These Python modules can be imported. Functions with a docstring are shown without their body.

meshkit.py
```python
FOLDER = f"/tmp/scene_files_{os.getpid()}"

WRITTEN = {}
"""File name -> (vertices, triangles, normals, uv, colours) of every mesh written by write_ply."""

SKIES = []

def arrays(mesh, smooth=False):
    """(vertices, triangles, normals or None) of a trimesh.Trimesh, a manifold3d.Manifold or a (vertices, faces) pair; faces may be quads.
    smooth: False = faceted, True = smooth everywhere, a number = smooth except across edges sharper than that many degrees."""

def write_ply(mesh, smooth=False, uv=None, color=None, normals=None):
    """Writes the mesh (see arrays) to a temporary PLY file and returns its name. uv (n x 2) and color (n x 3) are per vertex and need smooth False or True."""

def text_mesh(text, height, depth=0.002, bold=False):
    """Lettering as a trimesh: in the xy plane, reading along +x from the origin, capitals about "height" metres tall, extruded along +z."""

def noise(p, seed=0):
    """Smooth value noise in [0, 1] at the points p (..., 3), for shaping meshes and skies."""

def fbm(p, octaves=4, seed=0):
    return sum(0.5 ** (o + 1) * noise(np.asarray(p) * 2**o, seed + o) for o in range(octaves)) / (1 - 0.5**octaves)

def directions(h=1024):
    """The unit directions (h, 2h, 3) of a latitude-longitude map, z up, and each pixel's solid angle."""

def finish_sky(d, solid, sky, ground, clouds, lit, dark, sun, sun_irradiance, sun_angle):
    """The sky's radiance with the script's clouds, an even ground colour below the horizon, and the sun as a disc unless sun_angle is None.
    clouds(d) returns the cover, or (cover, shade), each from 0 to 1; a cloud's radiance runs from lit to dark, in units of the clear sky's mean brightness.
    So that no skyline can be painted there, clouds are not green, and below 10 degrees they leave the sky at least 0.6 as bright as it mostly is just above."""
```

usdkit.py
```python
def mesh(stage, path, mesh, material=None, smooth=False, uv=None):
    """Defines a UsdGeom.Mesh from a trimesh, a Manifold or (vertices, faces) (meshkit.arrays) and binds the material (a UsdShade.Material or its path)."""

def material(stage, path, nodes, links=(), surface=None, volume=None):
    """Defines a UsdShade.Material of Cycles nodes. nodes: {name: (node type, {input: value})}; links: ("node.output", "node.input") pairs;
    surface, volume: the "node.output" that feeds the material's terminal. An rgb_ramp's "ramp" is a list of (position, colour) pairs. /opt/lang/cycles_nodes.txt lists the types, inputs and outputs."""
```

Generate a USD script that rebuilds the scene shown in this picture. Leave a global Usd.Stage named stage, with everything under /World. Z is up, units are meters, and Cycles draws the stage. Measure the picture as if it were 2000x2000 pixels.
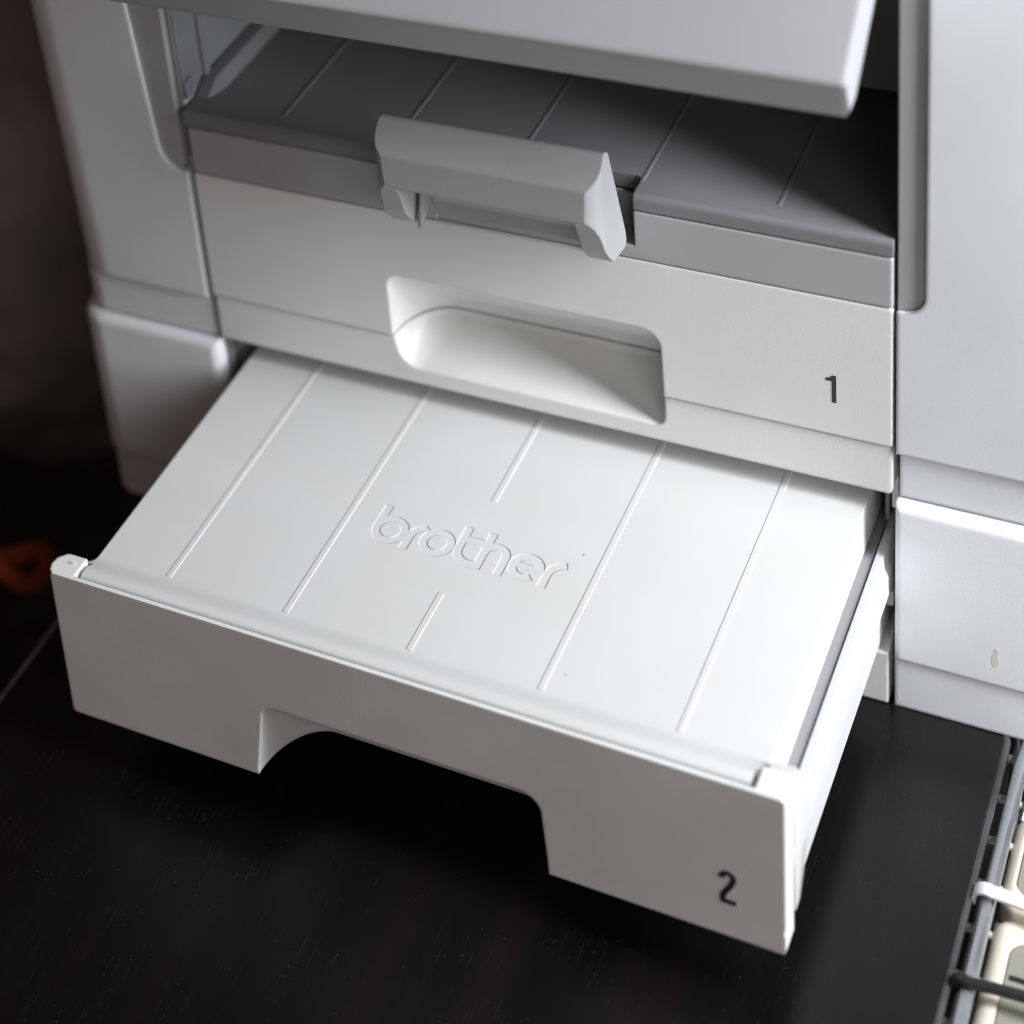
import math, random
import numpy as np, trimesh, manifold3d as m3
from manifold3d import Manifold, CrossSection
from shapely.geometry import Polygon, LineString, Point, box as sbox
from shapely.ops import unary_union
from shapely import affinity
import usdkit, meshkit
from pxr import Usd, UsdGeom, UsdLux, UsdShade, Gf, Sdf

stage = Usd.Stage.CreateInMemory()
UsdGeom.SetStageUpAxis(stage, "Z"); UsdGeom.SetStageMetersPerUnit(stage, 1.0)
W = UsdGeom.Xform.Define(stage, "/World"); stage.SetDefaultPrim(W.GetPrim())
random.seed(4); rng = np.random.default_rng(4)

# ------------------------------------------------------------------ camera
cam = UsdGeom.Camera.Define(stage, "/World/camera")
AP = 24.0
cam.CreateHorizontalApertureAttr(AP); cam.CreateVerticalApertureAttr(AP)
cam.CreateFocalLengthAttr(4259.8515 / 2000 * AP)
cam.CreateHorizontalApertureOffsetAttr((1000 - 546.9545) / 2000 * AP)
cam.CreateVerticalApertureOffsetAttr(-(1000 + 334.9434) / 2000 * AP)
cam.CreateFStopAttr(3.3); cam.CreateFocusDistanceAttr(0.812)
cam.CreateClippingRangeAttr(Gf.Vec2f(0.05, 100)); cam.CreateExposureAttr(0.0)
R = [[0.8850256768516662, -0.09908275168560196, 0.45487598269381013],
     [0.45097346690035034, 0.4249926895712277, -0.7848593160324294],
     [-0.11555294658782497, 0.8997576463300679, 0.4208131347824683]]
P = [0.2854670338551279, -0.6348822962604319, 0.6974007693782566]
cam.AddTransformOp().Set(Gf.Matrix4d(R[0][0], R[1][0], R[2][0], 0, R[0][1], R[1][1], R[2][1], 0,
                                     R[0][2], R[1][2], R[2][2], 0, P[0], P[1], P[2], 1))

# ------------------------------------------------------------------ light: one window to the right, dim warm room
def rect(name, pos, look, w, h, color, inten):
    l = UsdLux.RectLight.Define(stage, "/World/" + name)
    l.CreateWidthAttr(w); l.CreateHeightAttr(h); l.CreateColorAttr(Gf.Vec3f(*color)); l.CreateIntensityAttr(inten)
    z = -np.array(look, float); z /= np.linalg.norm(z)
    up = np.array([0, 0, 1.0]); x = np.cross(up, z); x /= np.linalg.norm(x); y = np.cross(z, x)
    l.AddTransformOp().Set(Gf.Matrix4d(*x, 0, *y, 0, *z, 0, *pos, 1))
    return l
# a tall narrow window close by on the right, and the dim room in front
rect("window_light", (0.70, -0.146, 0.57), (-1, 0.13, -0.56), 0.19, 0.72, (0.915, 0.96, 1.0), 33.0)
rect("room_fill_left", (-0.40, -1.30, 0.34), (0.38, 1.2, -0.24), 0.60, 0.60, (1.0, 0.93, 0.88), 0.36)
rect("room_fill_right", (0.85, -1.05, 0.62), (-0.80, 1.0, -0.50), 0.60, 0.60, (1.0, 0.96, 0.93), 3.1)
dome = UsdLux.DomeLight.Define(stage, "/World/room_glow")
usdkit.material(stage, "/World/Looks/room_air", {"b": ("background_shader", {"color": (1.0, 0.60, 0.40), "strength": 0.055})}, [], surface="b.background")
UsdShade.MaterialBindingAPI.Apply(dome.GetPrim()).Bind(UsdShade.Material.Get(stage, "/World/Looks/room_air"))

# ------------------------------------------------------------------ materials
L = "/World/Looks/"
def plastic(name, col, rough=0.42, bevel=0.0008, grain=0.6, gscale=1500, dirt=0.05, spec=0.45):
    c = np.array(col)
    n = {"g": ("geometry", {}),
         "n1": ("noise_texture", {"scale": gscale, "detail": 2.0, "roughness": 0.6}),
         "n2": ("noise_texture", {"scale": 22.0, "detail": 5.0, "roughness": 0.6}),
         "r2": ("rgb_ramp", {"ramp": [(0.30, tuple(c * (1 - dirt) * np.array([1, .985, .96]))), (0.62, tuple(c))]}),
         "n3": ("noise_texture", {"scale": 420.0, "detail": 3.0, "roughness": 0.7}),
         "r3": ("rgb_ramp", {"ramp": [(0.735, (0, 0, 0)), (0.78, (0.35, 0.35, 0.35))]}),
         "mx": ("mix_color", {"b": tuple(c * 0.45)}),
         "rr": ("map_range", {"from_min": 0.3, "from_max": 0.7, "to_min": rough - 0.05, "to_max": rough + 0.06}),
         "bv": ("bevel", {"samples": 6, "radius": bevel}),
         "bp": ("bump", {"strength": grain, "distance": 0.00012}),
         "p": ("principled_bsdf", {"specular_ior_level": spec})}
    k = [("g.position", "n1.vector"), ("g.position", "n2.vector"), ("g.position", "n3.vector"), ("n2.fac", "r2.fac"), ("n3.fac", "r3.fac"),
         ("r2.color", "mx.a"), ("r3.color", "mx.fac"), ("mx.result", "p.base_color"), ("n2.fac", "rr.value"), ("rr.result", "p.roughness"),
         ("bv.bevel", "bp.normal"), ("n1.fac", "bp.height"), ("bp.normal", "p.normal")]
    return usdkit.material(stage, L + name, n, k, surface="p.BSDF")
WHITE = plastic("white_plastic", (0.71, 0.72, 0.715), bevel=0.0015)
WHITEB = plastic("white_band_plastic", (0.71, 0.72, 0.71), bevel=0.0018)
WHITE2 = plastic("white_tray_plastic", (0.81, 0.81, 0.80), bevel=0.0014, dirt=0.09, grain=0.6, gscale=1500)
WALLW = plastic("white_wall_plastic", (0.60, 0.61, 0.61), rough=0.5, bevel=0.0003, grain=0.2)  # same tray plastic in a darker colour, to offset the strong side light
CAPW = plastic("painted_shade_plastic", (0.50, 0.51, 0.51), rough=0.5, bevel=0.0002, grain=0.2)  # darker still: paints the dimmer light on the upward-facing wall top
COVER = plastic("white_cover_plastic", (0.67, 0.68, 0.68), rough=0.38, bevel=0.00035, grain=0.12, dirt=0.02)
SOFTW = plastic("white_body_plastic", (0.68, 0.705, 0.735), rough=0.6, bevel=0.0022, spec=0.3)
UNITW = plastic("white_unit_plastic", (0.80, 0.825, 0.86), rough=0.55, bevel=0.0022, spec=0.35)
GREY = plastic("grey_plastic", (0.37, 0.375, 0.385), rough=0.45, bevel=0.0012, grain=0.55, gscale=1500)
GREYP = plastic("control_panel_plastic", (0.36, 0.36, 0.375), rough=0.4, bevel=0.0035, grain=0.3)
DGREY = plastic("dark_grey_plastic", (0.20, 0.203, 0.21), rough=0.5, bevel=0.0008)
BLACKP = plastic("black_plastic", (0.012, 0.012, 0.013), rough=0.5, bevel=0.0006)
SHELFG = plastic("shelf_grey_plastic", (0.19, 0.194, 0.202), rough=0.45, bevel=0.0009, grain=0.9, gscale=2400)
INNER = plastic("inner_grey_plastic", (0.20, 0.215, 0.235), rough=0.5, bevel=0.0008)
BEIGE = plastic("beige_plastic", (0.78, 0.71, 0.61), rough=0.35, bevel=0.002)
OLIVE = plastic("olive_grey_plastic", (0.26, 0.26, 0.215), rough=0.45, bevel=0.001)
SPECK = plastic("grime", (0.22, 0.20, 0.18), rough=0.8, bevel=0.0001)
STAIN = plastic("dried_stain", (0.67, 0.66, 0.62), rough=0.6, bevel=0.0001)
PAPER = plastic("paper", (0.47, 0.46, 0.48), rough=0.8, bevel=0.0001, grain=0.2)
INK = plastic("number_ink", (0.022, 0.023, 0.035), rough=0.5, bevel=0.0001, dirt=0.0)
TIEW = plastic("white_nylon", (0.80, 0.80, 0.82), rough=0.35, bevel=0.0006)
CORD = plastic("black_rubber", (0.018, 0.018, 0.02), rough=0.5, bevel=0.0004)
def metal(name, col, rough):
    return usdkit.material(stage, L + name, {"g": ("geometry", {}), "n": ("noise_texture", {"scale": 90.0, "detail": 5.0}),
        "r": ("map_range", {"from_min": .3, "from_max": .7, "to_min": rough - .08, "to_max": rough + .1}),
        "p": ("principled_bsdf", {"base_color": col, "metallic": 0.75})},
        [("g.position", "n.vector"), ("n.fac", "r.value"), ("r.result", "p.roughness")], surface="p.BSDF")
STEEL = metal("grey_metal", (0.42, 0.435, 0.46), 0.27)
COATED = plastic("grey_wire_coating", (0.5, 0.48, 0.46), rough=0.4, bevel=0.0002)
CHROME = metal("bright_metal", (0.8, 0.8, 0.8), 0.2)
# black stained wood: pores run along y, dust lies on it
WOOD = usdkit.material(stage, L + "black_wood", {
    "g": ("geometry", {}),
    "m": ("mapping", {"scale": (1.0, 0.035, 1.0)}),
    "n": ("noise_texture", {"scale": 1500.0, "detail": 3.0, "roughness": 0.55}),
    "r": ("rgb_ramp", {"ramp": [(0.60, (0, 0, 0)), (0.74, (1, 1, 1))]}),
    "m2": ("mapping", {"scale": (1.0, 0.06, 1.0)}),
    "n2": ("noise_texture", {"scale": 34.0, "detail": 4.0}),
    "r2": ("rgb_ramp", {"ramp": [(0.35, (0.0028, 0.0026, 0.0027)), (0.55, (0.0040, 0.0037, 0.0040)), (0.72, (0.0080, 0.0050, 0.0046))]}),
    "mx": ("mix_color", {"b": (0.021, 0.0190, 0.0185)}),
    "v": ("voronoi_texture", {"scale": 380.0}),
    "r5": ("rgb_ramp", {"ramp": [(0.40, (0, 0, 0)), (0.60, (1, 1, 1))]}),
    "mp": ("math", {"math_type": "multiply"}),
    "vr": ("rgb_ramp", {"ramp": [(0.045, (1, 1, 1)), (0.11, (0, 0, 0))]}),
    "n4": ("noise_texture", {"scale": 45.0, "detail": 4.0, "roughness": 0.7}),
    "r4": ("rgb_ramp", {"ramp": [(0.47, (0, 0, 0)), (0.62, (0.9, 0.9, 0.9))]}),
    "mu": ("math", {"math_type": "multiply"}),
    "mx2": ("mix_color", {"b": (0.085, 0.085, 0.085)}),
    "bv": ("bevel", {"samples": 4, "radius": 0.0012}),
    "bp": ("bump", {"strength": 0.12, "distance": 0.0002, "invert": True}),
    "p": ("principled_bsdf", {"roughness": 0.28, "specular_ior_level": 0.45})},
    [("g.position", "m.vector"), ("m.vector", "n.vector"), ("n.fac", "r.fac"), ("g.position", "m2.vector"), ("m2.vector", "n2.vector"), ("n2.fac", "r2.fac"),
     ("r2.color", "mx.a"), ("n4.fac", "r5.fac"), ("r.color", "mp.value1"), ("r5.color", "mp.value2"), ("mp.value", "mx.fac"), ("g.position", "v.vector"), ("v.distance", "vr.fac"), ("g.position", "n4.vector"), ("n4.fac", "r4.fac"),
     ("vr.color", "mu.value1"), ("r4.color", "mu.value2"), ("mx.result", "mx2.a"), ("mu.value", "mx2.fac"), ("mx2.result", "p.base_color"),
     ("bv.bevel", "bp.normal"), ("r.color", "bp.height"), ("bp.normal", "p.normal")], surface="p.BSDF")
def simple(name, col, rough, spec=0.5, scale=18.0, var=0.5):
    c = np.array(col)
    return usdkit.material(stage, L + name, {"g": ("geometry", {}), "n": ("noise_texture", {"scale": scale, "detail": 4.0}),
        "r": ("rgb_ramp", {"ramp": [(0.35, tuple(c * (1 - var))), (0.65, tuple(c * (1 + var * .5)))]}),
        "p": ("principled_bsdf", {"roughness": rough, "specular_ior_level": spec})},
        [("g.position", "n.vector"), ("n.fac", "r.fac"), ("r.color", "p.base_color")], surface="p.BSDF")
EDGEL = simple("painted_left_highlight", (0.14, 0.137, 0.14), 0.45, 0.5, 60.0, 0.3)  # highlight put into the colour, lighter because this side gets little light
EDGE = simple("painted_right_highlight", (0.050, 0.049, 0.051), 0.4, 0.5, 60.0, 0.4)  # highlight of the rounded edge put into the colour
FLOOR = simple("dark_floor", (0.012, 0.011, 0.009), 0.6)
WALLM = simple("dark_backdrop", (0.05, 0.036, 0.030), 0.8)
BAG = simple("dark_plastic_film", (0.25, 0.21, 0.195), 0.6, 0.35, 4.0, 0.5)
RED = simple("red_cloth", (0.48, 0.10, 0.04), 0.8, 0.2)

# ------------------------------------------------------------------ scene helpers
used = {}
def numbered(parent, name):
    k = (parent, name); used[k] = used.get(k, -1) + 1
    return f"{parent}/{name}" + (f"_{used[k]:03d}" if used[k] else "")
def tag(pr, label=None, cat=None, group=None, kind=None):
    for k, v in (("label", label), ("category", cat), ("group", group), ("kind", kind)):
        if v: pr.SetCustomDataByKey(k, v)
    return pr
def thing(name, label, cat, group=None, loc=(0, 0, 0), rotz=0.0):
    x = UsdGeom.Xform.Define(stage, numbered("/World", name))
    x.AddTranslateOp().Set(Gf.Vec3d(*loc)); x.AddRotateZOp().Set(rotz)
    return tag(x.GetPrim(), label, cat, group)
def obj(name, mesh, mat, parent=None, smooth=32, label=None):
    path = numbered(str(parent.GetPath()) if parent else "/World", name)
    pr = usdkit.mesh(stage, path, mesh, mat, smooth=smooth).GetPrim()
    if label: tag(pr, label)
    return pr

# ------------------------------------------------------------------ solid helpers
def cs(poly):
    if hasattr(poly, "geoms"):
        out = CrossSection()
        for g in poly.geoms: out = out + cs(g)
        return out
    return CrossSection([np.array(poly.exterior.coords)[:-1]] + [np.array(i.coords)[:-1] for i in poly.interiors], m3.FillRule.EvenOdd)
def ext_z(poly, z0, z1): return cs(poly).extrude(z1 - z0).translate([0, 0, z0])
def ext_y(poly, y0, y1):   # poly in (x, z)
    return cs(poly).extrude(y1 - y0).rotate([90, 0, 0]).translate([0, y1, 0])
def ext_x(poly, x0, x1):   # poly in (y, z)
    return cs(poly).extrude(x1 - x0).transform(np.array([[0, 0, 1, x0], [1, 0, 0, 0], [0, 1, 0, 0]], float))
def bx(x0, x1, y0, y1, z0, z1): return Manifold.cube([x1 - x0, y1 - y0, z1 - z0]).translate([x0, y0, z0])
def rb(x0, x1, y0, y1, z0, z1, r=0.001, n=12):
    s = Manifold.sphere(r, n)
    return Manifold.batch_hull([s.translate([x, y, z]) for x in (x0 + r, x1 - r) for y in (y0 + r, y1 - r) for z in (z0 + r, z1 - r)])
def hullpts(pts): return Manifold.hull_points(np.array(pts, float))
def rounded(poly, r, q=8): return poly.buffer(-r, quad_segs=q).buffer(r, quad_segs=q)
def roundin(poly, r, q=8): return poly.buffer(r, quad_segs=q).buffer(-r, quad_segs=q)
def rod(a, b, r, n=16):
    a, b = np.array(a, float), np.array(b, float)
    m = trimesh.creation.cylinder(r, segment=[a, b], sections=n); return m
def tube(points, r, n=12, flat=1.0):
    pts = np.array(points, float); v = []; f = []
    t = np.gradient(pts, axis=0); t /= np.linalg.norm(t, axis=1)[:, None]
    up = np.array([0, 0, 1.0]) if abs(t[0][2]) < .9 else np.array([0, 1.0, 0])
    u = None
    for i, p in enumerate(pts):
        a = np.cross(t[i], up); a /= np.linalg.norm(a)
        if u is not None and np.dot(a, u) < 0: a = -a
        u = a; b = np.cross(a, t[i])
        for k in range(n):
            th = 2 * math.pi * k / n; v.append(p + r * (math.cos(th) * a + flat * math.sin(th) * b))
    for i in range(len(pts) - 1):
        for k in range(n):
            f.append([i * n + k, i * n + (k + 1) % n, (i + 1) * n + (k + 1) % n, (i + 1) * n + k])
    f = np.array(f); F = np.vstack([f[:, [0, 1, 2]], f[:, [0, 2, 3]]]).tolist()
    for base, rev in ((0, True), ((len(pts) - 1) * n, False)):
        for k in range(1, n - 1):
            tri = [base, base + k, base + k + 1]; F.append(tri[::-1] if rev else tri)
    return trimesh.Trimesh(np.array(v), np.array(F), process=False)
def join(*ms):
    out = []
    for m in ms:
        if hasattr(m, "to_mesh"):
            q = m.to_mesh(); m = trimesh.Trimesh(q.vert_properties[:, :3], q.tri_verts, process=False)
        out.append(m)
    return trimesh.util.concatenate(out)
def scoop(x0t, x1t, ztop, x0, x1, zs, depth, x0b, x1b, zbot, rl=0.016, rr=0.010):
    """A finger recess: deepest at height zs, running out to the front (y=0) at ztop and zbot."""
    pts = []
    ra, rc = 0.0085, 0.0065
    pf = [(x1t - ra + ra * math.sin(t), ztop - ra + ra * math.cos(t)) for t in np.linspace(0, math.pi / 2, 12)]
    rl_, rr2 = 0.0105, 0.0050
    pf += [(x1, zs - .002)] + [(x1b - rr2 + rr2 * math.cos(t), zbot + rr2 - rr2 * math.sin(t)) for t in np.linspace(0, math.pi / 2, 9)]
    pf += [(x0b + rl_ - rl_ * math.sin(t), zbot + rl_ - rl_ * math.cos(t)) for t in np.linspace(0, math.pi / 2, 14)] + [(x0, zs - .002)]
    pf += [(x0t + rc - rc * math.cos(t), ztop - rc + rc * math.sin(t)) for t in np.linspace(0, math.pi / 2, 9)]
    front = Polygon(pf).convex_hull
    for x, z in np.array(front.exterior.coords): pts += [(x, -0.012, z), (x, 0.0002, z)]
    ax = 0.0195
    path = [(x0 + ax - ax * math.cos(t), depth * math.sin(t)) for t in np.linspace(0, math.pi / 2, 22)]
    rr_ = 0.003
    path += [(x1 - 0.0018 - rr_ + rr_ * math.sin(t), depth - rr_ + rr_ * math.cos(t)) for t in np.linspace(0, math.pi / 2, 6)] + [(x1, 0.0)]
    for dz, k in ((0.0, 1.0), (0.007, 0.90), (-0.0045, 0.93)):
        for x, y in path:
            pts.append((x0 + (x - x0) if False else x + (0.0012 * (1 - k) * 10 if x < 0 else 0), y * k, zs + dz))
    return hullpts(pts)

# ------------------------------------------------------------------ surface and background
TOPX0, TOPX1 = -0.198, 0.1862
tb = thing("table", "black wood-grained table top under the printer", "table")
top_poly = rounded(sbox(TOPX0, -0.75, TOPX1 + .0016, 0.0075), 0.012, 16)
TR = 0.0030
layers = [ext_z(top_poly.buffer(-TR * (1 - math.cos(a))), -TR + TR * math.sin(a) - 1e-5, -TR + TR * math.sin(a)) for a in np.linspace(0, math.pi / 2, 9)]
obj("table_top", Manifold.batch_hull(layers + [ext_z(top_poly, -0.018, -0.017)]), WOOD, tb)
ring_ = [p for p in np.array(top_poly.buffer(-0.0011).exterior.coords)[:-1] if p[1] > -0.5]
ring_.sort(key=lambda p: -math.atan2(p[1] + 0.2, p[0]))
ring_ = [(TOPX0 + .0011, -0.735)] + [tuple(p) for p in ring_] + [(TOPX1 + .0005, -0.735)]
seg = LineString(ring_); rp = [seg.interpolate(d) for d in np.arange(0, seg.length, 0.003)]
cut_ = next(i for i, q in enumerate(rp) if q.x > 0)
obj("painted_edge_highlight", tube([(q.x, q.y, -0.00125) for q in rp[:cut_ + 1]], 0.0017, 10), EDGEL, tb)  # added tubes whose lighter colour paints highlights along the table edges
obj("painted_edge_highlight", tube([(q.x, q.y, -0.00125) for q in rp[cut_:]], 0.0016, 10), EDGE, tb)
obj("rear_board", bx(TOPX0, 0.150, 0.0085, 0.5, -0.018, -0.0005), WOOD, tb)
tag(obj("floor", bx(-2.5, 2.0, -1.5, 2.5, -0.47, -0.45), FLOOR), "dark floor far below the table", None, None, "structure")
tag(obj("back_wall", bx(-2.5, 2.0, 1.6, 1.65, -0.45, 1.8), WALLM), "dark brown wall behind everything", None, None, "structure")

# ------------------------------------------------------------------ the printer
pr = thing("laser_printer", "white and grey office laser printer with tray 1 closed above the open tray", "printer")
SR, SL = 0.1437, -0.1478          # inner edges of the right and left body fronts
ZB, ZT = 0.1258, 0.46             # height of the body fronts
BW = 0.2165
# opening outline: wide above the bottom of the cove strips
def side_panel(sgn):
    if sgn > 0:
        front = Polygon([(SR, ZB), (0.240, ZB), (0.235, ZT), (0.1537, ZT), (0.1537, 0.1905), (SR, 0.1905)])
        cut = rounded(sbox(0.10, 0.1905, 0.1537, 0.6), 0.0085)
    else:
        front = Polygon([(-0.235, ZB), (SL, ZB), (SL, 0.1905), (-0.1605, 0.1905), (-0.1655, ZT), (-0.235, ZT)])
        cut = rounded(Polygon([(-0.10, 0.1905), (-0.1595, 0.1905), (-0.1660, 0.275), (-0.172, 0.6), (-0.10, 0.6)]), 0.0115)
    front = unary_union([Polygon(front.exterior), sbox(min(SR * sgn, 0.17 * sgn), .1905, max(SR * sgn, .17 * sgn), ZT)] if False else [front])
    full = sbox(SR, ZB, 0.235, ZT) if sgn > 0 else sbox(-0.240, ZB, SL, ZT)
    slab = ext_y(full, 0.0, 0.30) 
    # cavity for the cove, then outer rounding in plan
    slab = slab - ext_y(cut, -0.01, 0.0062)
    e = BW
    plan = sbox(SR, 0.0, e, 0.40) if sgn > 0 else sbox(-e, 0.0, SL, 0.40)
    r = 0.013 if sgn > 0 else 0.020
    keep = Polygon([(-e, 0.4), (e, 0.4), (e, -.0)] + [(-e, -.0)])
    keep = keep.buffer(-r, quad_segs=12).buffer(r, quad_segs=12)
    big = ext_z(keep, ZB - .01, ZT + .01)
    big = unary(big, sgn)
    return slab ^ big
def unary(m, sgn):   # the body swells a little towards its top
    return m.warp_batch(lambda v: np.column_stack([v[:, 0] * (1 + np.clip((v[:, 2] - 0.13) / 0.14, 0, 3) * 0.028), v[:, 1], v[:, 2]]))
for s in (-1, 1): obj("body_front", side_panel(s), SOFTW, pr)
# recessed lower band of the body, one on each side
def plan_round(e, y0, r): return rounded(Polygon([(-e, 0.4), (e, 0.4), (e, y0), (-e, y0)]), r, 12)
for s in (-1, 1):
    half = bx(SR + .001, .4, -.1, .5, 0, .5) if s > 0 else bx(-.4, SL - .0006, -.1, .5, 0, .5)
    obj("lower_band", ext_z(plan_round(BW - .0012, 0.0022, 0.012), 0.1046, 0.1250) ^ half, SOFTW, pr)
# grey cove strips beside the opening
def cove(s):
    if s > 0:
        o = rounded(sbox(0.10, 0.1908, 0.1534, 0.6), 0.0082); lim = bx(SR, .2, -.02, .05, .15, .46); xa, xb = SR, 0.1534
    else:
        o = rounded(Polygon([(-0.10, 0.1909), (-0.1591, 0.1909), (-0.1656, 0.275), (-0.1716, 0.6), (-0.10, 0.6)]), 0.0112); lim = bx(-.2, -0.1500, -.02, .05, .15, .46); xa, xb = -0.1500, -0.165
    body = ext_y(o, 0.0016, 0.0062) ^ lim
    return body
for s in (-1, 1): obj("recess_trim", cove(s), GREY, pr)
# tray 1: front with its finger recess, lower band, grey strip on top
T1L, T1R = -0.1447, 0.1423
rec = scoop(-0.0600, 0.0550, 0.1597, -0.0600, 0.0552, 0.1280, 0.0258, -0.0592, 0.0550, 0.1118)
tf = ext_y(rounded(sbox(T1L, 0.1284, T1R, 0.1908), 0.0012), 0.0, 0.035) - rec
tray1 = obj("tray_front", tf, WHITE, pr, label="closed upper tray front printed with the number 1")
lb = ext_y(rounded(sbox(T1L + .0004, 0.1052, T1R - .0002, 0.1274), 0.0018), 0.0010, 0.035) - rec
obj("tray_lower_band", lb, WHITEB, pr)
def strokes(lines, w, cap=2):
    return unary_union([LineString(l).buffer(w / 2, cap_style=cap, join_style=1, quad_segs=8) for l in lines])
one = affinity.translate(affinity.scale(unary_union([sbox(0, 0, 1.6, 12.5), Polygon([(-2.2, 9.7), (-2.2, 11.0), (-0.7, 11.4), (0.1, 12.5), (1.6, 12.5), (1.6, 10.2), (0, 9.9)])]), 0.001, 0.001, origin=(0, 0)), 0.1203, 0.1436)
obj("number_mark", ext_y(one, -0.00012, 0.0002), INK, tray1, smooth=False)
SLOT = 0.0470
strip = rb(T1L, T1R, 0.0, 0.03, 0.1913, 0.2132, 0.0009) - bx(-SLOT, SLOT, -.02, 0.0115, 0.1975, 0.3)
strip = strip - bx(-0.0345, 0.0345, -.01, 0.0010, 0.1885, 0.1990)
obj("grey_strip", strip, GREY, pr)
# grey shelf above the strip
prof = [(0.0, 0.2140), (0.0, 0.2180)] + [(0.0024 * (1 - math.cos(a)), 0.2180 + 0.0026 * math.sin(a)) for a in np.linspace(0.2, math.pi / 2, 7)] + [(0.17, 0.2206), (0.17, 0.2140)]
slotp = rounded(sbox(-SLOT, -0.03, SLOT, 0.0125), 0.003)
shelf_m = ext_x(Polygon(prof), -0.1462, 0.1424) - ext_z(slotp, 0.19, 0.24)
shelf = obj("shelf", shelf_m, SHELFG, pr)
def ridge(x, y0, y1, z, w=0.0013, h=0.00032):
    prof = [(-w - .0003, -.0004), (-w, 0), (-w + .0003, h), (w - .0003, h), (w, 0), (w + .0003, -.0004)]
    return cs(Polygon(prof)).extrude(y1 - y0).rotate([90, 0, 0]).translate([x, y1, z])
for i, x in enumerate((-0.1038, -0.0527, -0.0022, 0.0477, 0.0993)): obj("ridge", ridge(x, 0.0095, 0.15, 0.2206, 0.0009, 0.00026), SHELFG, shelf)
for x0, x1 in ((-0.1462, -0.1404),):
    s = 1 if x0 < 0 else -1
    inn = x1 if s > 0 else x0; outx = x0 if s > 0 else x1
    pts = []
    for y, h in ((0.0125, 0.0002), (0.021, 0.0052), (0.16, 0.0052)):
        pts += [(inn + s * .0035 * (y > .02), y, 0.2203), (outx, y, 0.2203), (outx, y, 0.2206 + h), (inn, y, 0.2206 + h)]
    obj("guide_rail", hullpts(pts), SHELFG, shelf)
# pull handle standing out of the slot
HX = 0.0447
hp = [(-0.0170, 0.2522), (-0.0302, 0.2405), (-0.0306, 0.2268), (-0.0286, 0.2233), (-0.0262, 0.2175), (-0.0244, 0.2112), (-0.0216, 0.2070), (-0.0188, 0.2036), (-0.0166, 0.2012), (-0.0020, 0.1990), (-0.0030, 0.2060)]
handle = ext_x(rounded(roundin(Polygon(hp), .004, 16), 0.0026, 14), -HX, HX)
planr = rounded(sbox(-HX, -0.0312, HX, 0.08), 0.0082, 28)
handle = handle ^ ext_z(planr, 0.17, 0.29)
lean = rounded(sbox(-HX, 0.05, HX, 0.2535), 0.0055, 10)   # rounded upper corners seen from the front
handle = handle ^ ext_y(lean, -0.06, 0.06)
inner = ext_x(Polygon([(-0.06, 0.19), (-0.06, 0.2262), (-0.0285, 0.2262), (-0.0262, 0.2380), (-0.0185, 0.2460), (-0.0065, 0.2060), (-0.0065, 0.19)]), -0.0352, 0.0352)
handle = handle - inner
hd = obj("latch_handle", handle, GREY, pr, smooth=False, label="grey pull handle leaning out of the slot")
obj("handle_rib", ext_x(Polygon([(-0.0185, 0.2010), (-0.0125, 0.2225), (-0.0075, 0.2225), (-0.0065, 0.2050)]), -0.0335, -0.0322), GREY, hd)
obj("scuff_mark", rb(-0.0270, -0.0232, -0.03005, -0.02960, 0.2399, 0.2402, 0.0001, 8), BLACKP, hd)
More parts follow.
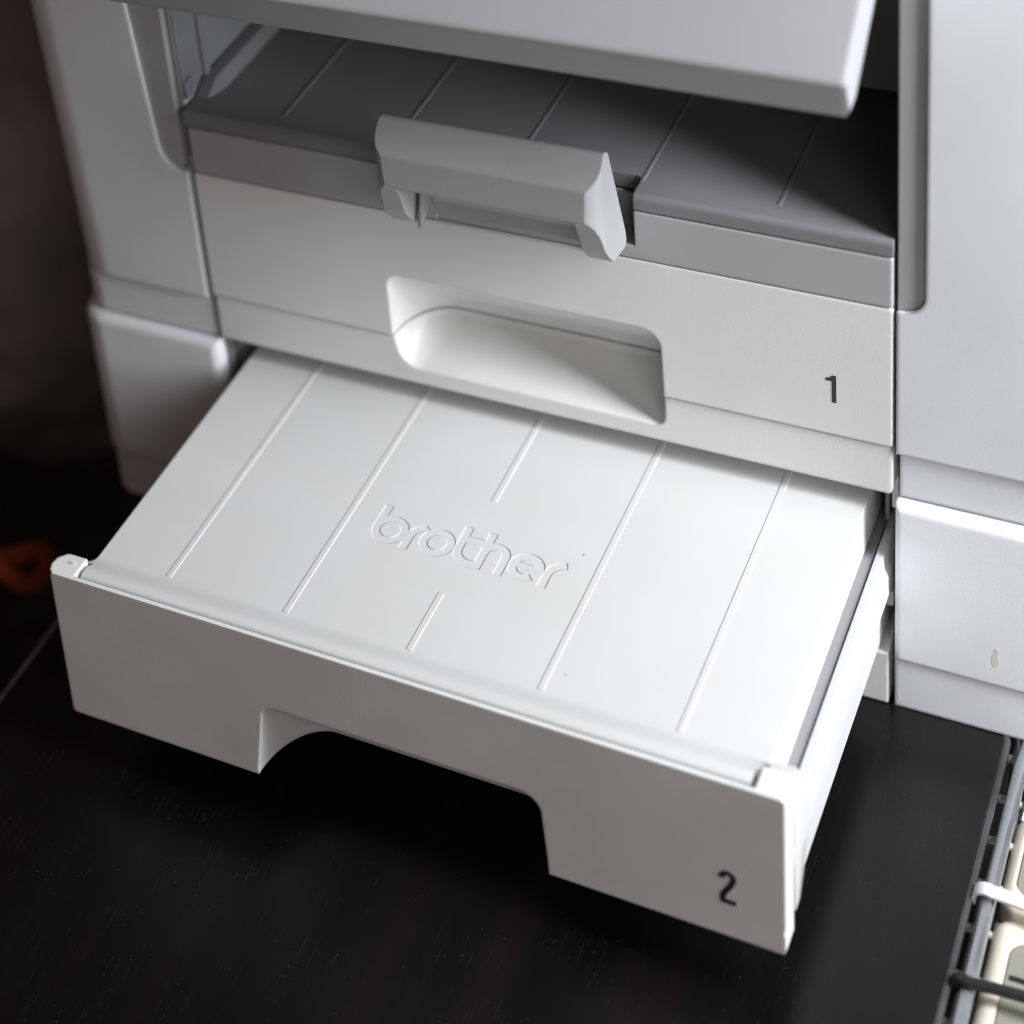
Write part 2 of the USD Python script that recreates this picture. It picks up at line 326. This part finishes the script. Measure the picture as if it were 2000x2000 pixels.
obj("handle_lug", bx(0.0325, 0.0430, -0.0035, 0.0035, 0.1960, 0.1990), DGREY, hd)
obj("slot_face", rb(-0.0343, 0.0343, 0.0012, 0.0110, 0.1976, 0.2130, 0.0005), GREY, pr)
obj("slot_backing", bx(-SLOT - .004, SLOT + .004, 0.0130, 0.0145, 0.195, 0.2135), BLACKP, pr)
# walls of the opening
obj("inner_wall", rb(-0.1500, -0.1472, 0.0062, 0.20, 0.2225, 0.46, 0.0006), INNER, pr)
obj("inner_wall", bx(0.1432, 0.1460, 0.0064, 0.20, 0.2000, 0.46), DGREY, pr)
obj("wall_edge", rb(-0.1510, -0.1478, 0.0045, 0.0061, 0.1950, 0.46, 0.0005), DGREY, pr)
obj("wall_rib", rb(-0.1472, -0.1452, 0.0215, 0.0255, 0.2225, 0.46, 0.0005), DGREY, pr)
obj("wall_step", rb(-0.1473, -0.1461, 0.0062, 0.0120, 0.2225, 0.2310, 0.0004), INNER, pr)
obj("rear_wall", bx(-0.1472, 0.1432, 0.17, 0.175, 0.21, 0.46), BLACKP, pr)
obj("exit_panel", rb(-0.1455, 0.1430, 0.0600, 0.068, 0.2428, 0.46, 0.0015), DGREY, pr)
# control panel overhanging the opening
CPA = 38.5
c42, s42 = math.cos(math.radians(CPA)), math.sin(math.radians(CPA))
P1, P2 = (-0.0465, 0.2997), (-0.0525, 0.3162)
prof = Polygon([P1, P2, (P2[0] + .17 * c42, P2[1] + .17 * s42), (P1[0] + .17 * c42, P1[1] + .17 * s42)])
prof = rounded(prof, 0.0014)
cpm = ext_x(prof, -0.1428, 0.1394)
ends = rounded(sbox(-0.1428, 0.2993, 0.1394, 0.9), 0.006, 10)
cpm = cpm ^ ext_y(ends, -0.2, 0.3)
cp = obj("control_panel", cpm, GREYP, pr, smooth=40)
def on_panel(u, v, du, dv, h=0.0006):   # a pad lying on the sloping face; v metres up the slope
    m = rb(u - du / 2, u + du / 2, -dv / 2, dv / 2, -0.0006, h, 0.0004)
    return m.rotate([CPA, 0, 0]).translate([0, P2[0] + v * c42, P2[1] + v * s42])
obj("button", on_panel(0.066, 0.034, 0.034, 0.004, 0.0005), DGREY, cp)
obj("indicator", on_panel(0.110, 0.031, 0.010, 0.0045, 0.0005), WHITE, cp)
obj("rear_body", bx(-0.2150, 0.2150, 0.21, 0.42, 0.0, 0.46), SOFTW, pr)

# ------------------------------------------------------------------ the lower tray unit under it
lu = thing("lower_tray_unit", "white lower tray unit standing on the black table beneath the printer", "tray unit")
LBW = 0.2182
for s in (-1, 1):
    half = bx(0.1437, .4, -.1, .5, 0, .5) if s > 0 else bx(-.4, -0.1452, -.1, .5, 0, .5)
    ri = 0.002 if s > 0 else 0.0045
    inn_ = rounded(sbox(0.1437, -0.0022, .4, .5) if s > 0 else sbox(-.4, -0.0022, -0.1452, .5), ri, 10)
    upper = Manifold.batch_hull([ext_z(plan_round(LBW, -0.0022, 0.014), 0.0262, 0.0993), *[ext_z(plan_round(LBW - .0035 * (1 - math.cos(a)), -0.0022 + .0035 * (1 - math.cos(a)), 0.0135), 0.0994 + .0038 * math.sin(a), 0.09945 + .0038 * math.sin(a)) for a in np.linspace(0, math.pi / 2, 9)]])
    obj("unit_front", upper ^ half ^ ext_z(inn_, 0, .5), UNITW, lu, smooth=False)
    obj("unit_base", (ext_z(plan_round(LBW - .001, -0.0008, 0.013), 0.0004, 0.0254)) ^ half, UNITW, lu)
    obj("unit_joint", (ext_z(plan_round(LBW - .003, 0.0012, 0.012), 0.0250, 0.0266)) ^ half, UNITW, lu)
st = affinity.translate(affinity.scale(Point(0, 0).buffer(1, quad_segs=8), 0.0013, 0.0036), 0.1813, 0.0390)
st2 = affinity.translate(affinity.scale(Point(0, 0).buffer(1, quad_segs=8), 0.0008, 0.0018), 0.1817, 0.0435)
obj("stain_mark", ext_y(unary_union([st, st2]), -0.00228, -0.0021), STAIN, lu, smooth=False)
# base bar across the bottom of the tray opening
bar = hullpts([(x, y, z) for x in (-0.1440, 0.1412) for y, z in ((-0.0010, 0.0006), (-0.0010, 0.0262), (0.0105, 0.0285), (0.05, 0.0285), (0.05, 0.0006))])
obj("base_bar", bar, WHITE2, lu)
obj("bay_floor", bx(-0.1440, 0.1430, 0.051, 0.20, 0.0010, 0.0265), BLACKP, lu)
obj("bay_ceiling", bx(-0.1440, 0.1430, 0.0360, 0.205, 0.1040, 0.1240), BLACKP, lu)
obj("bay_wall", bx(0.1437, 0.1450, 0.0155, 0.20, 0.0275, 0.1040), DGREY, lu)
obj("bay_wall", bx(-0.1475, -0.1462, 0.0155, 0.20, 0.0275, 0.1040), DGREY, lu)
obj("bay_back", bx(-0.146, 0.1437, 0.200, 0.204, 0.0275, 0.1040), BLACKP, lu)
obj("slide_post", rb(0.1345, 0.1363, 0.0225, 0.0260, 0.060, 0.1036, 0.0005), WHITE, lu)
obj("slide_hook", rb(0.1392, 0.1420, 0.0130, 0.0215, 0.0875, 0.1036, 0.0006), WHITE, lu)
obj("bay_edge", rb(-0.1450, -0.1428, 0.004, 0.012, 0.0290, 0.1032, 0.0006), DGREY, lu)

# ------------------------------------------------------------------ the pulled-out tray
YAW = -0.4651
dr = thing("paper_tray", "white paper tray printed 2, pulled out over the black table with its ribbed cover on", "paper tray", loc=(-0.0011, 0, 0), rotz=YAW)
YF = -0.1419
# front panel with notch
outline = rounded(Polygon([(-0.1440, 0.0272), (0.1420, 0.0272), (0.1430, 0.1003), (-0.1416, 0.1003)]), 0.0014)
notch = scoop(-0.0550, 0.0562, 0.0655, -0.0602, 0.0570, 0.0272, 0.0285, -0.0602, 0.0570, 0.0200)
fp = ext_y(outline, YF, -0.1306)
fp = fp ^ ext_z(rounded(sbox(-0.1440, YF, 0.1440, -0.1306), 0.0054, 10).union(sbox(-0.1440, YF, 0.1440, -0.1385)), 0, 0.2)
back = ext_y(Polygon([(-0.0735, 0.0274), (0.0700, 0.0274), (0.0660, 0.0700), (-0.0690, 0.0700)]), -0.1320, YF + 0.034)
fp = fp - bx(-0.1316, 0.1326, -0.1401, -0.10, 0.0935, 0.11)           # ledge behind the lip
shell = scoop(-0.0585, 0.0592, 0.0690, -0.0635, 0.0600, 0.0272, 0.0312, -0.0635, 0.0600, 0.0200).translate([0, YF, 0]) ^ bx(-.2, .2, -0.1412, 0.2, 0.0272, 0.0935)
fp = (fp + shell) - notch.translate([0, YF, 0])
capl = ext_z(rounded(Polygon([(-0.1406, YF), (-0.1426, -0.1402), (-0.1437, -0.1372), (-0.1431, -0.1338), (-0.1405, -0.1311), (-0.1322, -0.1306), (-0.1322, YF)]), 0.0006), 0.0275, 0.1003)
fp = fp + capl
lug = bx(-0.1372, -0.1350, -0.1350, -0.1343, 0.1000, 0.1007)
fp = fp + lug
end = Manifold.batch_hull([ext_z(rounded(sbox(0.1340, -0.1330, 0.1424, -0.1120), .0012), 0.0555, 0.0740), ext_z(sbox(0.1340, -0.1330, 0.1424, -0.1250), 0.036, 0.0975)])
for k in range(9):   # chipped, worn corner
    a = rng.uniform(0.0006, 0.0013)
    fp = fp - Manifold.sphere(a, 14).translate([0.1428 + rng.uniform(-.0006, .0007), YF + rng.uniform(-.0007, .0010), 0.0285 + 0.0012 * k + rng.uniform(-.0004, .0004)])
front = obj("tray_front", fp, WHITE2, dr, smooth=False, label="front of the open tray printed with the number 2")
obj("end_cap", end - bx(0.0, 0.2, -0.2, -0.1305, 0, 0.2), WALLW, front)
arc2 = [(0.12272 + 0.00205 * math.cos(a), 0.0557 + 0.00245 * math.sin(a)) for a in np.radians(np.linspace(190, -30, 18))]
two = strokes([arc2 + [(0.1239, 0.0528), (0.1228, 0.0508), (0.1217, 0.0489), (0.1209, 0.0469), (0.12075, 0.0446)], [(0.1200, 0.0444), (0.1255, 0.0444)]], 0.0021, cap=2)
obj("number_mark", ext_y(two, YF - 0.00012, YF + 0.0002), INK, front, smooth=False)
# cover with ridges and engraved name
WP = 0.1326
prof = [(0.16, 0.0940), (-0.1220, 0.0940)] + [(-0.1220 - .0140 * t, 0.0940 + 0.0061 * (0.5 - 0.5 * math.cos(math.pi * t))) for t in np.linspace(.06, 1, 16)] + \
       [(-0.1374, 0.0999), (-0.1382, 0.0994), (-0.1387, 0.0984), (-0.1389, 0.0970), (-0.1389, 0.0936), (-0.12, 0.0920), (0.16, 0.0920)]
cover = ext_x(Polygon(prof), -WP, WP)
fl = Polygon([(-WP, 0.17), (-WP, -0.1215), (-WP + .0, -0.1385), (WP - .003, -0.1385), (WP, -0.1300), (WP, 0.17)])
skirt = ext_y(Polygon([(-WP, 0.0935), (-WP - .0002, 0.0735), (-WP + .0018, 0.0735), (-WP + .0018, 0.0935)]), -0.1285, 0.16) + \
        ext_y(Polygon([(WP, 0.0935), (WP + .0003, 0.0738), (WP - .0018, 0.0738), (WP - .0018, 0.0935)]), -0.1245, 0.16)
cover = cover - bx(-0.2, -0.1299, -0.2, -0.1296, 0.08, 0.12) - bx(0.1304, 0.2, -0.2, -0.1296, 0.08, 0.12)
cover = cover + skirt
flare = Polygon([(-WP + .004, -0.1180), (-WP, -0.1180)] + [(-WP - .0042 + .0042 * math.cos(t), -0.1222 - .0042 * math.sin(t) + 0.0) for t in np.linspace(0, math.pi / 2, 9)] + [(-WP - .0042, -0.1292), (-WP + .004, -0.1292)])
cover = cover + ext_z(flare, 0.0922, 0.0940)
mm = 0.001
def arc(cx, cy, r, a0, a1, n=24): return [(cx + r * math.cos(math.radians(a)), cy + r * math.sin(math.radians(a))) for a in np.linspace(a0, a1, n)]
S = 3.4
def ring(cx, cy, ro): return Point(cx, cy).buffer(ro, quad_segs=24).difference(Point(cx, cy).buffer(ro - S, quad_segs=24))
def ln(*p, cap=2): return LineString(p).buffer(S / 2, cap_style=cap, join_style=1, quad_segs=12)
yb, yt, ya = -77.0, -62.0, -57.6
yc = (yb + yt) / 2
letters = [
    ring(-31.7, yc, 7.4), ln((-37.3, ya), (-37.4, yc)),
    ln(*([(-23.3, yb)] + [(-23.3, -71.0)] + arc(-16.6, -70.4, 6.7, 180, 100, 14) + [(-17.7, yt - S / 2)])),
    ring(-12.0, yc, 7.1),
    ln(*([(-3.15, ya), (-3.15, -69.0)] + arc(3.2, -69.0, 6.35, 180, 270, 14) + [(6.8, yb + S / 2)])),
    ln((-3.0, yt - S / 2), (6.8, yt - S / 2)),
    ln((6.8, ya), (6.8, yb)),
    ln(*([(6.8, -69.5)] + arc(11.2, -68.0, 4.35, 175, 0, 18) + [(15.6, yb)])),
    ring(24.5, yc, 7.0).difference(Polygon([(24.5, yc - .6), (34, yc - .6), (34, yc - 5.0), (28.8, yc - 5.0)])),
    sbox(19, yc - 0.9, 31.0, yc + 1.7).intersection(Point(24.5, yc).buffer(7.0)),
    ln(*([(33.1, yb)] + [(33.1, -71.0)] + arc(39.8, -70.4, 6.7, 180, 100, 14) + [(38.9, yt - S / 2)])),
]
word = affinity.scale(unary_union(letters), mm, mm, origin=(0, 0))
word = word.buffer(0.00012).buffer(-0.00024).buffer(0.00012)
def engrave(poly, z, d=0.00021, taper=0.00024):
    a = ext_z(poly.buffer(taper * .5), z - d * .45, z + 0.001); b = ext_z(poly.buffer(-taper * .5), z - d, z + 0.001)
    return a + b
cover = cover - engrave(word, 0.0940)
cv = obj("tray_cover", cover, COVER, dr, smooth=40)
YG = -0.1222
for x, y0, y1 in ((-0.1012, YG, 0.15), (-0.0506, YG, 0.15), (0.0, YG, -0.0928), (0.0, -0.0419, 0.15), (0.0506, YG, 0.15), (0.1012, YG, 0.15)):
    obj("ridge", ridge(x, y0, y1, 0.0940, 0.0013, 0.00022), COVER, cv)
for x, y, r in ((0.0424, -0.0561, 0.0004), (0.0565, -0.1128, 0.0003)):
    obj("speck", ext_z(Point(x, y).buffer(r, quad_segs=4), 0.09395, 0.09403), SPECK, cv, smooth=False)
# side walls and floor of the tray
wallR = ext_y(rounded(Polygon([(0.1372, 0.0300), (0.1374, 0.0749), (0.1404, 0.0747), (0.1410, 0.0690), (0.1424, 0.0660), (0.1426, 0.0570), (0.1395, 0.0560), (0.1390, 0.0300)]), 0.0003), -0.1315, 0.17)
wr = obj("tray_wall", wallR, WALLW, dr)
obj("wall_top_shade", rb(0.1376, 0.1402, -0.1290, 0.17, 0.0745, 0.0752, 0.0003, 8), CAPW, wr)  # strip added on the ledge; its darker colour stands in for shade
wl = [(-x, z) for x, z in ((0.1372, 0.0300), (0.1372, 0.0750), (0.1404, 0.0744), (0.1404, 0.0300))]
obj("tray_wall", ext_y(Polygon(wl), -0.1315, 0.17), WHITE2, dr)
obj("guide_flange", hullpts([(x, y, z) for x in (0.1388, 0.1424) for y, z in ((0.022, 0.0545), (0.0080, 0.0510), (0.0078, 0.0440), (0.17, 0.0440), (0.17, 0.0545))]), WHITE2, dr)
obj("tray_floor", bx(-0.1370, 0.1370, -0.1085, 0.17, 0.0300, 0.0330), WHITE2, dr)

# ------------------------------------------------------------------ paper in the tray
ps = thing("paper_stack", "white paper stack seen edge-on in the slot at the open tray's right side", "paper", loc=(-0.0011, 0, 0), rotz=YAW)
layers = []
z = 0.0332
while z < 0.0716:
    h = random.uniform(0.0009, 0.0021); o = random.uniform(-0.0003, 0.0003)
    layers.append(bx(-0.128, 0.1361 + o, -0.106 + o, 0.14, z, z + h)); z += h + 0.00016
obj("sheets", join(*layers), PAPER, ps, smooth=False)

# ------------------------------------------------------------------ wire basket and what is in it
wb = thing("wire_basket", "grey wire basket hanging along the right edge of the black table", "basket")
RX = 0.1935
rim = [(RX + .012, 0.010, -0.001), (RX + .004, 0.0055, -0.001), (RX + .0008, -0.002, -0.001), (RX, -0.012, -0.001)] + [(RX, y, -0.001) for y in np.linspace(-0.03, -0.42, 12)]
obj("rim", tube(rim, 0.0027, 16), STEEL, wb)
for k in range(14):
    y = -0.0045 - 0.0197 * k
    obj("cross_wire", tube([(0.1868, y, -0.0085), (0.20, y, -0.0085), (0.26, y, -0.0085), (0.42, y, -0.0085)] if False else
                           [(0.1866, y, -0.0075), (0.1935, y, -0.0062), (0.1985, y, -0.0095), (0.2015, y, -0.020), (0.203, y, -0.06)], 0.0016, 10), COATED, wb)
obj("side_rail", tube([(0.1962, 0.02, -0.02), (0.1962, -0.42, -0.02)], 0.0018, 10), DGREY, wb)
obj("post", rod((0.1885, 0.0065, -0.002), (0.1885, 0.0065, -0.15), 0.0022), STEEL, wb)
obj("basket_floor", bx(0.19, 0.44, -0.42, 0.01, -0.072, -0.070), BLACKP, wb)
def gadget(name, label, x0, x1, y0, y1, zt, inset, slot=None):
    g = thing(name, label, "device")
    body = rb(x0, x1, y0, y1, zt - 0.045, zt, 0.006, 20)
    ix0, ix1, iy0, iy1 = inset
    cutter = ext_z(rounded(sbox(ix0, iy0, ix1, iy1), 0.006), zt - 0.0022, zt + 0.01)
    obj("casing", body - cutter, BEIGE, g)
    pnl = obj("face_plate", ext_z(rounded(sbox(ix0 + .0004, iy0 + .0004, ix1 - .0004, iy1 - .0004), 0.0056), zt - 0.004, zt - 0.0012), OLIVE, g)
    if slot: obj("slot", bx(slot[0], slot[1], slot[2], slot[3], zt - 0.0012, zt - 0.0009), BLACKP, pnl)
    return g
gadget("beige_device", "beige plastic device in the wire basket, the one nearer the printer", 0.1955, 0.2500, -0.0700, -0.0290, -0.004, (0.2005, 0.246, -0.066, -0.0335))
gadget("beige_device", "beige plastic device with a dark slot, between the white tie and black cord", 0.1962, 0.2560, -0.1700, -0.0755, -0.003, (0.2035, 0.249, -0.165, -0.0850), (0.2052, 0.24, -0.1010, -0.0990))
def loop(y, zc, w, th, x_end, drop):
    pts = []
    for a in np.linspace(205, 75, 12):
        pts.append((RX + 0.0046 * math.cos(math.radians(a)), y - .0008 * math.cos(math.radians(a)), -0.001 + 0.0046 * math.sin(math.radians(a))))
    for t in np.linspace(0.15, 1, 10):
        pts.append((RX + 0.0012 + (x_end - RX) * t, y - drop * t, -0.001 + 0.0046 + 0.003 * math.sin(t * 2.2)))
    return np.array(pts)
def strap(pts, w, th):
    """flat band: w along y, th across"""
    v, f = [], []
    t = np.gradient(pts, axis=0)
    for p, d in zip(pts, t):
        n = np.array([-d[2], 0, d[0]]); n /= np.linalg.norm(n)
        for sy, sn in ((-1, 0), (1, 0), (1, 1), (-1, 1)): v.append(p + np.array([0, sy * w / 2, 0]) + n * th * sn)
    for i in range(len(pts) - 1):
        for k in range(4): f.append([4 * i + k, 4 * i + (k + 1) % 4, 4 * i + 4 + (k + 1) % 4, 4 * i + 4 + k])
    f = np.array(f); F = np.vstack([f[:, [0, 1, 2]], f[:, [0, 2, 3]], [[0, 2, 1], [0, 3, 2]], [[4 * len(pts) - 4, 4 * len(pts) - 3, 4 * len(pts) - 2], [4 * len(pts) - 4, 4 * len(pts) - 2, 4 * len(pts) - 1]]])
    return trimesh.Trimesh(np.array(v), F, process=False)
tag(obj("cable_tie", strap(loop(-0.0745, 0, 0, 0, 0.245, 0.010), 0.0052, 0.0011), TIEW), "white nylon cable tie looped over the grey basket rim", "cable tie")
cordp = loop(-0.1125, 0, 0, 0, 0.245, 0.001)
tag(obj("black_cord", tube(cordp, 0.0021, 10), CORD), "thin black cord tied over the grey basket rim", "cord")
tag(obj("bright_wire", tube([(0.1975, 0.012, -0.006), (0.1990, -0.012, -0.003), (0.1988, -0.022, -0.004), (0.1975, -0.030, -0.009)], 0.0014, 10), CHROME), "short bright metal wire beside the top end of the basket rim", "wire")

# ------------------------------------------------------------------ dark blurred things left of the printer
def crumple(center, radii, amp, seed, freq=9.0):
    m = trimesh.creation.icosphere(5, 1.0); v = np.array(m.vertices)
    n = meshkit.fbm(v * freq / 3.0 + seed, 5, seed); rdg = 1 - np.abs(2 * meshkit.fbm(v * freq / 2.2 + 7 + seed, 4, seed + 3) - 1)
    v = v * (1 + amp * (n - .5) * 1.6 + amp * (rdg - .6))[:, None] * np.array(radii) + np.array(center)
    return trimesh.Trimesh(v, m.faces, process=False)
tag(obj("plastic_bag", crumple((-0.44, 0.27, 0.10), (0.16, 0.20, 0.30), 0.24, 3, 5.0), BAG), "large crumpled dark brown plastic bag left of the printer", "bag")
rs = [(-0.2920 + 0.0125 * math.cos(a) + .001 * math.sin(3 * a), 0.0130 + 0.0105 * math.sin(a), -0.085 + 0.003 * math.sin(2 * a)) for a in np.linspace(0, 2 * math.pi, 40)]
tag(obj("red_strap", tube(rs, 0.0048, 12), RED), "dull red loop of strap on the left, beyond the table edge", "strap")
